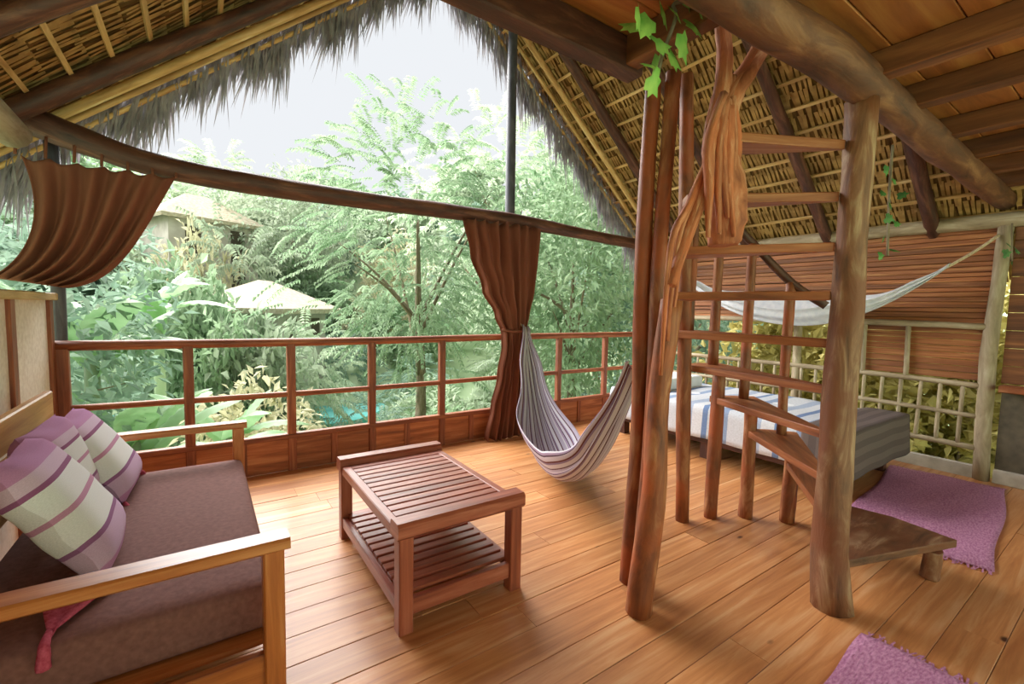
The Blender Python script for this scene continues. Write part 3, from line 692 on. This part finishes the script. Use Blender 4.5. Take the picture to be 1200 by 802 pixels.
# ---- hammock between gable post and stair pole
def hammock(name, A, B, low, wprof, label, mat, n_fold, skew, ropeA=None, ropeB=None, edge=0.55):
    A, B = Vector(A), Vector(B)
    root = empty(name, ((A.x+B.x)/2, (A.y+B.y)/2, low), label, 'hammock')
    d = (B-A); d.z = 0; d.normalize(); nx = Vector((d.y, -d.x, 0))
    def mid(s):
        p = A.lerp(B, s); zz = p.z-( (p.z-low)*max(0, 1-((s-skew)/(skew if s < skew else 1-skew))**2)); return Vector((p.x, p.y, zz))
    def w(s):
        for a, b in zip(wprof[:-1], wprof[1:]):
            if s <= b[0]: f = (s-a[0])/(b[0]-a[0]); f = f*f*(3-2*f); return a[1]+(b[1]-a[1])*f
        return wprof[-1][1]
    def fn(u, v):
        p = mid(u); ww = w(u); t = 2*v-1
        fold = .02*math.sin(v*math.pi*n_fold)*(1-.6*math.sin(math.pi*u))
        return p+nx*(t*ww/2)+Vector((0, 0, edge*ww*t*t*(1+.25*t)))+nx*fold+Vector((0, 0, fold*.5))
    MB().sheet(fn, 60, 48, (2, 1)).build('cloth', mat, root, solid=.004)
    for E_, T in ((A, ropeA), (B, ropeB)):
        if T is not None:
            T = Vector(T); MB().tube([E_+(E_-T)*.05, E_.lerp(T, .5)+Vector((0, 0, -.01)), T], .011, 7, .1).build('rope', M['rope'], root)
    return root
hammock('hammock', (2.66, 3.62, 1.12), (1.705, 1.43, 1.02), .05, [(0, .05), (.12, .22), (.38, .52), (.6, .36), (.8, .2), (1, .07)],
        'striped lilac and brown hammock hanging low between the curtain and the stair pole', M['hammock'], 9, .48, (2.655, 3.80, 1.2), (1.68, 1.40, 1.1), .5)
hammock('hammock', (4.9, 1.02, 1.72), (4.85, 3.4, 1.75), 1.2, [(0, .03), (.12, .16), (.35, .42), (.65, .42), (.9, .14), (1, .03)],
        'white cloth hammock slung along the slatted wall above the bed', M['white'], 9, .45, (5.15, .8, 1.96), (5.12, 3.78, 1.95), .5)

# ---- climbing plants with separate leaves
def ivy(name, spots, stem, size, mat, label, Y, anchor=None):
    P0 = onp(stem[0][0], stem[0][1], 1, Y)
    root = empty(name, P0, label, 'plant')
    MB().tube(([Vector(anchor)] if anchor else [])+[onp(x, y_, 1, Y) for x, y_ in stem], .006, 6, .1).build('stem', M['bark'], root)
    for (x, y_) in spots:
        c = onp(x, y_, 1, Y+rng.uniform(-.07, .07)); sz = size*rng.uniform(.75, 1.25)
        d = Vector((rng.uniform(-1, 1), rng.uniform(-.7, .3), rng.uniform(-1, .2))).normalized()
        nn = Vector((rng.uniform(-.6, .4), -1, rng.uniform(-.2, .8))).normalized(); sx = d.cross(nn).normalized(); nn = sx.cross(d)
        ol = [(0, 0), (.32, -.1), (.5, .2), (.34, .38), (.42, .62), (.16, .66), (0, 1), (-.16, .66), (-.42, .62), (-.34, .38), (-.5, .2), (-.32, -.1)]
        mb = MB(); mb.v = [c+nn*.1*sz]+[c+sx*a*sz+d*b*sz-nn*(abs(a)*.15*sz) for a, b in ol]
        mb.v[0] = c+d*.4*sz+nn*.06*sz
        for k in range(12):
            j = (k+1) % 12; mb.face((0, 1+k, 1+j), ((0, .5), ol[k], ol[j]), True)
        mb.build('leaf', mat, root)
ivy('climbing_ivy', [(748, 8), (762, 22), (775, 5), (768, 50), (790, 14), (806, 6), (812, 28), (800, 40), (772, 66), (762, 76), (785, 60), (755, 30), (818, 12), (765, 88), (796, 2)], [(790, 4), (792, 20), (778, 60), (768, 95)], .08, M['ivy'], 'bright green ivy trailing at the top of the tall stair poles', .93, (1.28, .87, 2.25))
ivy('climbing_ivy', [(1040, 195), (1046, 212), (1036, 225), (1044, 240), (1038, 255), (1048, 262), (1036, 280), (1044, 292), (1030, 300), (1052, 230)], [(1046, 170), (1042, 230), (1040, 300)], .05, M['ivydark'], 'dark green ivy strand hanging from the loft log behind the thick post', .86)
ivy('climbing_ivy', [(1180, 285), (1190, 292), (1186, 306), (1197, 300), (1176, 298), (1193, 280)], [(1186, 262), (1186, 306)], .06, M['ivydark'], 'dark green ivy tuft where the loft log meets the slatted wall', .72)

# =================================================================== OUTSIDE
def ground_z(x, y):
    r = math.hypot(x-1, y); t = min(max((r-13)/55, 0), 1); t = t*t*(3-2*t)
    return -3.4+t*17+.35*math.sin(x*.31+y*.17)+.3*math.sin(y*.41-x*.13)
gm = MB()
gm.sheet(lambda u, v: ((u-.5)*190+1, (v-.5)*190, ground_z((u-.5)*190+1, (v-.5)*190)), 95, 95, (1, 1))
tag(gm.build('hillside_ground', M['soil'], origin=Vector((0, 0, 0))), kind='structure')

def crown_cards(rad, n_cl, n_leaf, L, Wd, rs, kind='broad', hollow=.45):
    """leaf cards in clusters spread through an ellipsoid shell"""
    u = unit(rs.normal(size=(n_cl, 3))); rr = hollow+(1-hollow)*rs.random((n_cl, 1))**.6
    lump = 1+.22*np.sin(u[:, :1]*5+1)*np.cos(u[:, 1:2]*4)+.12*rs.normal(size=(n_cl, 1))
    C = u*rr*lump*np.array(rad)
    if kind == 'broad':
        P = np.repeat(C, n_leaf, 0)+rs.normal(size=(n_cl*n_leaf, 3))*np.array(rad)*.09
        Dd = unit(np.repeat(u, n_leaf, 0)*.7+rs.normal(size=P.shape)*.7+np.array([0, 0, -.25]))
        Nn = unit(rs.normal(size=P.shape)*.6+np.array([0, 0, 1]))
        return leaf_cards(P, Dd, Nn, L*rs.uniform(.7, 1.3, len(P)), Wd*rs.uniform(.7, 1.3, len(P)), .2)
    # feathery compound fronds
    fd = unit(u*np.array([1, 1, .5])+rs.normal(size=u.shape)*.35+np.array([0, 0, .1])); FL = rs.uniform(.6, 1.15, (n_cl, 1))*L*6
    P, Dd, Nn = [], [], []
    side = unit(np.cross(fd, np.array([0, 0, 1.])))
    for k in range(n_leaf):
        t = (k//2+1)/(n_leaf/2); sgn = 1 if k % 2 else -1
        P.append(C+fd*FL*t-np.array([0, 0, 1])*FL*.35*t*t); Dd.append(unit(side*sgn+fd*.55-np.array([0, 0, .35]))); Nn.append(np.tile([0, 0, 1.], (n_cl, 1)))
    P, Dd, Nn = np.concatenate(P), np.concatenate(Dd), np.concatenate(Nn)+rs.normal(size=(n_cl*n_leaf, 3))*.25
    return leaf_cards(P, Dd, Nn, L*rs.uniform(.8, 1.2, len(P)), Wd*rs.uniform(.8, 1.2, len(P)), .3)

def tree(name, base, height, rad, label, mat, n_cl, n_leaf, L, Wd, seed, kind, cat='tree', group=None, branches=7):
    rs = np.random.default_rng(seed); base = Vector(base); root = empty(name, base, label, cat, group)
    c = Vector((0, 0, height-rad[2]*.9))
    V, Fq = crown_cards(rad, n_cl, n_leaf, L, Wd, rs, kind)
    o = bpy.data.objects.new('foliage', quads_mesh('foliage', V+np.array(c), Fq, [mat])); COL.objects.link(o); o.parent = root
    mb = MB(); mb.tube([base, base+Vector((.1, .05, height*.3)), base+c*.8, base+c+Vector((0, 0, rad[2]*.15))], [.11*height/6, .08*height/6, .05*height/6, .012], 9, .1, seed)
    trunk = mb.build('trunk', M['bark'], root)
    for k in range(branches):
        a = 6.28*k/branches+rs.uniform(-.3, .3); s0 = base+c*rs.uniform(.5, .85)
        e = base+c+Vector((math.cos(a)*rad[0]*.75, math.sin(a)*rad[1]*.75, rs.uniform(-.3, .5)*rad[2]))
        MB().tube([s0, s0.lerp(e, .5)+Vector((0, 0, .15)), e], [.035*height/6, .02*height/6, .006], 6, .1, seed+k).build('branch', M['bark'], trunk)
    return root
def place(px, r): # ground point at an azimuth given by a pixel column and a range
    d = ray(px, 380); h = math.hypot(d.x, d.y); x, y_ = d.x/h*r, d.y/h*r; return Vector((x, y_, ground_z(x, y_)-.05))
def top_of(px, py, r): return at_range(px, py, r).z

b = place(490, 10.5); h = top_of(490, 140, 10.5)-b.z
tree('feathery_tree', b, h, (2.3, 2.3, 2.9), 'tall feathery tree with long drooping fronds against the white sky', M['leaf1'], 560, 26, .125, .05, 3, 'frond')
b = place(670, 9.5); h = top_of(670, 190, 9.5)-b.z
tree('leafy_tree', b, h, (1.7, 1.7, 2.6), 'dense leafy tree right behind the railing beyond the hammock', M['leaf1'], 330, 24, .17, .075, 5, 'broad')
b = place(800, 12); h = top_of(800, 200, 12)-b.z
tree('leafy_tree', b, h, (2.4, 2.4, 3), 'broad green tree beyond the end of the railing and bed', M['leaf3'], 260, 22, .2, .09, 6, 'broad')
b = place(345, 31); h = top_of(345, 218, 31)-b.z
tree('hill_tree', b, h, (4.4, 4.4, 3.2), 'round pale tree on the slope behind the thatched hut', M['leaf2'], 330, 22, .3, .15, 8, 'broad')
b = place(-40, 7.5); h = top_of(0, 205, 7.5)-b.z
tree('leafy_tree', b, h, (1.7, 1.7, 2.2), 'green tree outside the low cream-panelled wall behind the swept curtain', M['leaf3'], 240, 20, .17, .075, 9, 'broad')
b = place(590, 17); h = top_of(590, 150, 17)-b.z
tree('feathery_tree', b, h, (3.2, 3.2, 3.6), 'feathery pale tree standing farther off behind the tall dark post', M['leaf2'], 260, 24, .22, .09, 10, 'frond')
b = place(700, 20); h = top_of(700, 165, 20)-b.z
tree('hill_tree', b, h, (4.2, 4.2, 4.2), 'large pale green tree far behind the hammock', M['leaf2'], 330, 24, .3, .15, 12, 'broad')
# outside the right wall
for k, (x, y_, l) in enumerate(((6.8, 1.2, 'olive gold bush pressed against the balusters of the slatted wall'), (7.05, 2.9, 'olive gold bush outside the slatted wall behind the bed'), (8.6, .2, 'olive tree standing outside near the grey panel'), (9.2, 2.6, 'olive tree farther out from the slatted wall'))):
    tree('garden_bush', (x, y_, ground_z(x, y_)), 4.9 if k < 2 else 6, (1.15, 1.1, 2.3) if k < 2 else (1.9, 1.7, 3), l, M['leaf5'], 420, 20, .17, .09, 20+k, 'broad', 'bush', branches=3)

# banana plants
def banana(name, base, label, leaves, hgt, seed, llen=1.5):
    rs = random.Random(seed); base = Vector(base); root = empty(name, base, label, 'plant', None)
    MB().tube([base, base+Vector((0, 0, hgt))], [.12, .07], 9, .06, seed).build('stem', M['leaf2'], root)
    for k in range(leaves):
        a = 2.4*k+rs.uniform(-.4, .4); el = rs.uniform(.5, 1.15); ln = llen*rs.uniform(.75, 1.1); wd = ln*.27
        dh = Vector((math.cos(a), math.sin(a), 0)); sx = Vector((-dh.y, dh.x, 0)); top = base+Vector((0, 0, hgt*rs.uniform(.85, 1)))
        def fn(u, v):
            t = 2*v-1; w_ = wd*math.sin(math.pi*min(1, .06+u*.94))**.6*(1-.25*u)
            droop = -.55*ln*u*u*(1.2-el*.5)
            p = top+dh*(ln*u*math.cos(el))+Vector((0, 0, ln*u*math.sin(el)+droop))
            return p+sx*(t*w_/2)+Vector((0, 0, -.18*w_*abs(t)+.012*math.sin(u*60)*abs(t)))
        MB().sheet(fn, 18, 6).build('leaf', M['banana'], root)
for k, (px, py, r, l) in enumerate(((105, 330, 7.5, 'banana plant with broad arching leaves next to the dark corner post'), (185, 300, 10, 'taller banana plant rising below the swept brown curtain'), (265, 455, 8, 'low banana clump seen through the railing beside the sofa arm'), (150, 440, 6.5, 'small banana clump just below the railing at the cream wall'))):
    b = place(px, r); t = top_of(px, py, r); hg = max(t-b.z-.75, .6); banana('banana_plant', b, l, 9, hg, 30+k, 1.7)

# thatched huts, a pale house and the pool below
def hut(name, c, w, d_, wall_h, roof_h, rot, label, over=.5):
    c = Vector(c); root = empty(name, c, label, 'hut'); ct_, sn = math.cos(rot), math.sin(rot)
    def T(x, y_, z): return c+Vector((x*ct_-y_*sn, x*sn+y_*ct_, z))
    mb = MB(); P = [(-w/2, -d_/2), (w/2, -d_/2), (w/2, d_/2), (-w/2, d_/2)]
    mb.v = [T(x, y_, z) for z in (-1.5, wall_h) for x, y_ in P]
    for k in range(4):
        j = (k+1) % 4; mb.face((k, j, 4+j, 4+k), ((0, 0), (1, 0), (1, 1), (0, 1)))
    mb.build('wall', M['hutwall'], root)
    mb = MB(); o_ = over; E4 = [(-w/2-o_, -d_/2-o_), (w/2+o_, -d_/2-o_), (w/2+o_, d_/2+o_), (-w/2-o_, d_/2+o_)]
    mb.v = [T(x, y_, wall_h-.2) for x, y_ in E4]+[T(-w*.12, 0, wall_h+roof_h), T(w*.12, 0, wall_h+roof_h)]
    mb.face((0, 1, 5, 4), ((0, 0), (1, 0), (1, 1), (0, 1))); mb.face((1, 2, 5), ((0, 0), (1, 0), (1, 1))); mb.face((2, 3, 4, 5), ((0, 0), (1, 0), (1, 1), (0, 1))); mb.face((3, 0, 4), ((0, 0), (1, 0), (1, 1)))
    mb.build('roof', M['hutroof'], root, solid=.2)
    for x in (-w*.25, w*.25):
        mb = MB(); q = [(x-.35, .7), (x+.35, .7), (x+.35, wall_h-.5), (x-.35, wall_h-.5)]
        mb.v = [T(a, -d_/2-.02, z) for a, z in q]+[T(a, -d_/2+.03, z) for a, z in q]
        mb.face((0, 1, 2, 3), ((0, 0), (1, 0), (1, 1), (0, 1)))
        for k in range(4): mb.face((k, (k+1) % 4, 4+(k+1) % 4, 4+k), ((0, 0), (1, 0), (1, 1), (0, 1)))
        mb.build('window', M['greypanel'], root)
b = place(312, 21); bh = b; zt = top_of(312, 332, 21); hut('thatched_hut', (b.x, b.y, zt-3.1), 3.6, 3.2, 2.2, .9, .9, 'pale thatched hut below the balcony among the shrubs')
b = place(235, 30); bhouse = b; zt = top_of(235, 232, 30); hut('hill_house', (b.x, b.y, zt-6.2), 4.2, 4, 4.9, 1.3, .4, 'pale grey house up the slope behind the banana plants', .4)
b = place(372, 18.5)
pool = MB().prism([(b.x+2.6*math.cos(t)*(1+.15*math.sin(2*t)), b.y+1.9*math.sin(t)) for t in np.linspace(0, 6.283, 29)[:-1]], b.z-.1, b.z+.32).build('pool', M['water']); tag(pool, 'small turquoise pool below the railing posts', 'pool')
b2 = place(195, 18)
pool = MB().prism([(b2.x+2.0*math.cos(t), b2.y+1.5*math.sin(t)*(1+.1*math.cos(3*t))) for t in np.linspace(0, 6.283, 29)[:-1]], b2.z-.1, b2.z+.32).build('pool', M['water']); tag(pool, 'turquoise pool corner among plants behind the sofa arm', 'pool')

# shrubs scattered over the hillside: a few meshes shared by many individuals
protos = []
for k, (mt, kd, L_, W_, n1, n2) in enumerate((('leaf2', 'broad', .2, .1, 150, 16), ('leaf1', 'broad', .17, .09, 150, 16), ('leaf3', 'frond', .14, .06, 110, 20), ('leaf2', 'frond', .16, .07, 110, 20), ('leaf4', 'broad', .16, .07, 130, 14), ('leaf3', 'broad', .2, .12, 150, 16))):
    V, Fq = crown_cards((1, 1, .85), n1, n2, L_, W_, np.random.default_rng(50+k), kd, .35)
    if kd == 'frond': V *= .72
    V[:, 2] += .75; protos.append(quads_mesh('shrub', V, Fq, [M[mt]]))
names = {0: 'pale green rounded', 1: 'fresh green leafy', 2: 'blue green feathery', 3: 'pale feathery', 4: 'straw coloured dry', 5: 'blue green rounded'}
marks = []
for o in list(bpy.data.objects):
    if o.parent is None and o.get('category') in ('tree', 'hut', 'plant', 'pool', 'bush') and o.location.y > 4.2 or (o.parent is None and o.get('category') == 'bush'):
        marks.append((Vector(o.location), o['label']))
short = {'tall feathery tree': 'tall feathery tree', 'dense leafy': 'dense leafy tree beyond the hammock', 'broad green tree': 'broad tree past the railing end', 'round pale tree': 'round pale tree above the hut',
         'green tree outside': 'tree outside the cream-panelled wall', 'feathery pale': 'farther feathery tree', 'large pale green': 'large pale tree behind the hammock', 'olive gold bush pressed': 'olive bush at the balusters',
         'olive gold bush outside': 'olive bush behind the bed', 'olive tree standing': 'olive tree near the grey panel', 'olive tree farther': 'farther olive tree', 'banana plant with': 'banana plant near the corner post', 'taller banana': 'taller banana plant', 'low banana': 'low banana clump', 'small banana': 'small banana clump',
         'pale thatched': 'pale thatched hut', 'pale grey house': 'pale grey house', 'small turquoise': 'small turquoise pool', 'turquoise pool corner': 'turquoise pool corner'}
def beside(x, y_):
    best = min(marks, key=lambda m: (m[0].x-x)**2+(m[0].y-y_)**2); t = next(v for k_, v in short.items() if best[1].startswith(k_))
    d_ = math.hypot(best[0].x-x, best[0].y-y_); front = math.hypot(x, y_) < math.hypot(best[0].x, best[0].y)
    return ('just below the ' if front and d_ < 4 else 'downhill from the ' if front else 'just uphill from the ' if d_ < 6 else 'farther uphill than the ' if d_ < 16 else 'high above the ')+t
sr = random.Random(21); placed = []
tries = 0
while len(placed) < 125 and tries < 4000:
    tries += 1
    az = R(sr.uniform(-20, 66)); r = 6.2+46*sr.random()**1.35
    x, y_ = r*math.sin(az), r*math.cos(az)
    if y_ < 6.0 and x < 7.5: continue
    if y_ < 1: continue
    sc = (.75+.055*r)*sr.uniform(.8, 1.25)
    if any((x-a)**2+(y_-b_)**2 < ((sc+s_)*.84)**2 for a, b_, s_ in placed): continue
    if any((x-q.x)**2+(y_-q.y)**2 < (sc*.8+2.4)**2 for q in (b, b2)): continue
    if any(r < 18 and abs(az-math.atan2(q.x, q.y)) < R(1.5)+.6*math.atan(sc/r) for q in (b, b2)) and r > 8.2: continue
    gz = ground_z(x, y_)
    if any(r < math.hypot(q.x, q.y)+1 and abs(az-math.atan2(q.x, q.y)) < R(5.5) and gz+1.6*sc > CAMH+r*zr for q, zr in ((bh, .0), (bhouse, .12))): continue
    placed.append((x, y_, sc))
    k = sr.choice((0, 0, 1, 1, 2, 3, 3, 4, 5))
    o = bpy.data.objects.new('hillside_shrub', protos[k]); COL.objects.link(o)
    o.location = (x, y_, gz-.1); o.rotation_euler = (0, 0, sr.uniform(0, 6.28)); o.scale = (sc, sc, sc*sr.uniform(.8, 1.25))
    tag(o, names[k]+' shrub '+beside(x, y_), 'shrub', 'shrubs on the hillside')
# shrubs that hide the walls of the hut and most of the grey house
for (px, py, r, k, w_, l) in ((300, 372, 15.2, 0, 1.15, 'pale rounded shrub standing against the front of the thatched hut'), (352, 362, 16.5, 3, 1.25, 'pale feathery shrub at the corner of the thatched hut'), (262, 350, 15.5, 1, 1.1, 'fresh green shrub between the thatched hut and the banana plants'),
                              (280, 236, 24.5, 3, 1.9, 'tall pale feathery shrub hiding the corner of the grey house'), (205, 292, 17, 1, 1.3, 'fresh green shrub standing in front of the grey house'), (240, 268, 25, 4, 1.4, 'straw coloured shrub below the windows of the grey house')):
    q = place(px, r); hgt = top_of(px, py, r)-q.z
    o = bpy.data.objects.new('hillside_shrub', protos[k]); COL.objects.link(o); o.location = q; o.rotation_euler = (0, 0, px*.1)
    o.scale = (w_*1.2, w_*1.2, hgt/1.62); tag(o, l, 'shrub', 'shrubs on the hillside')
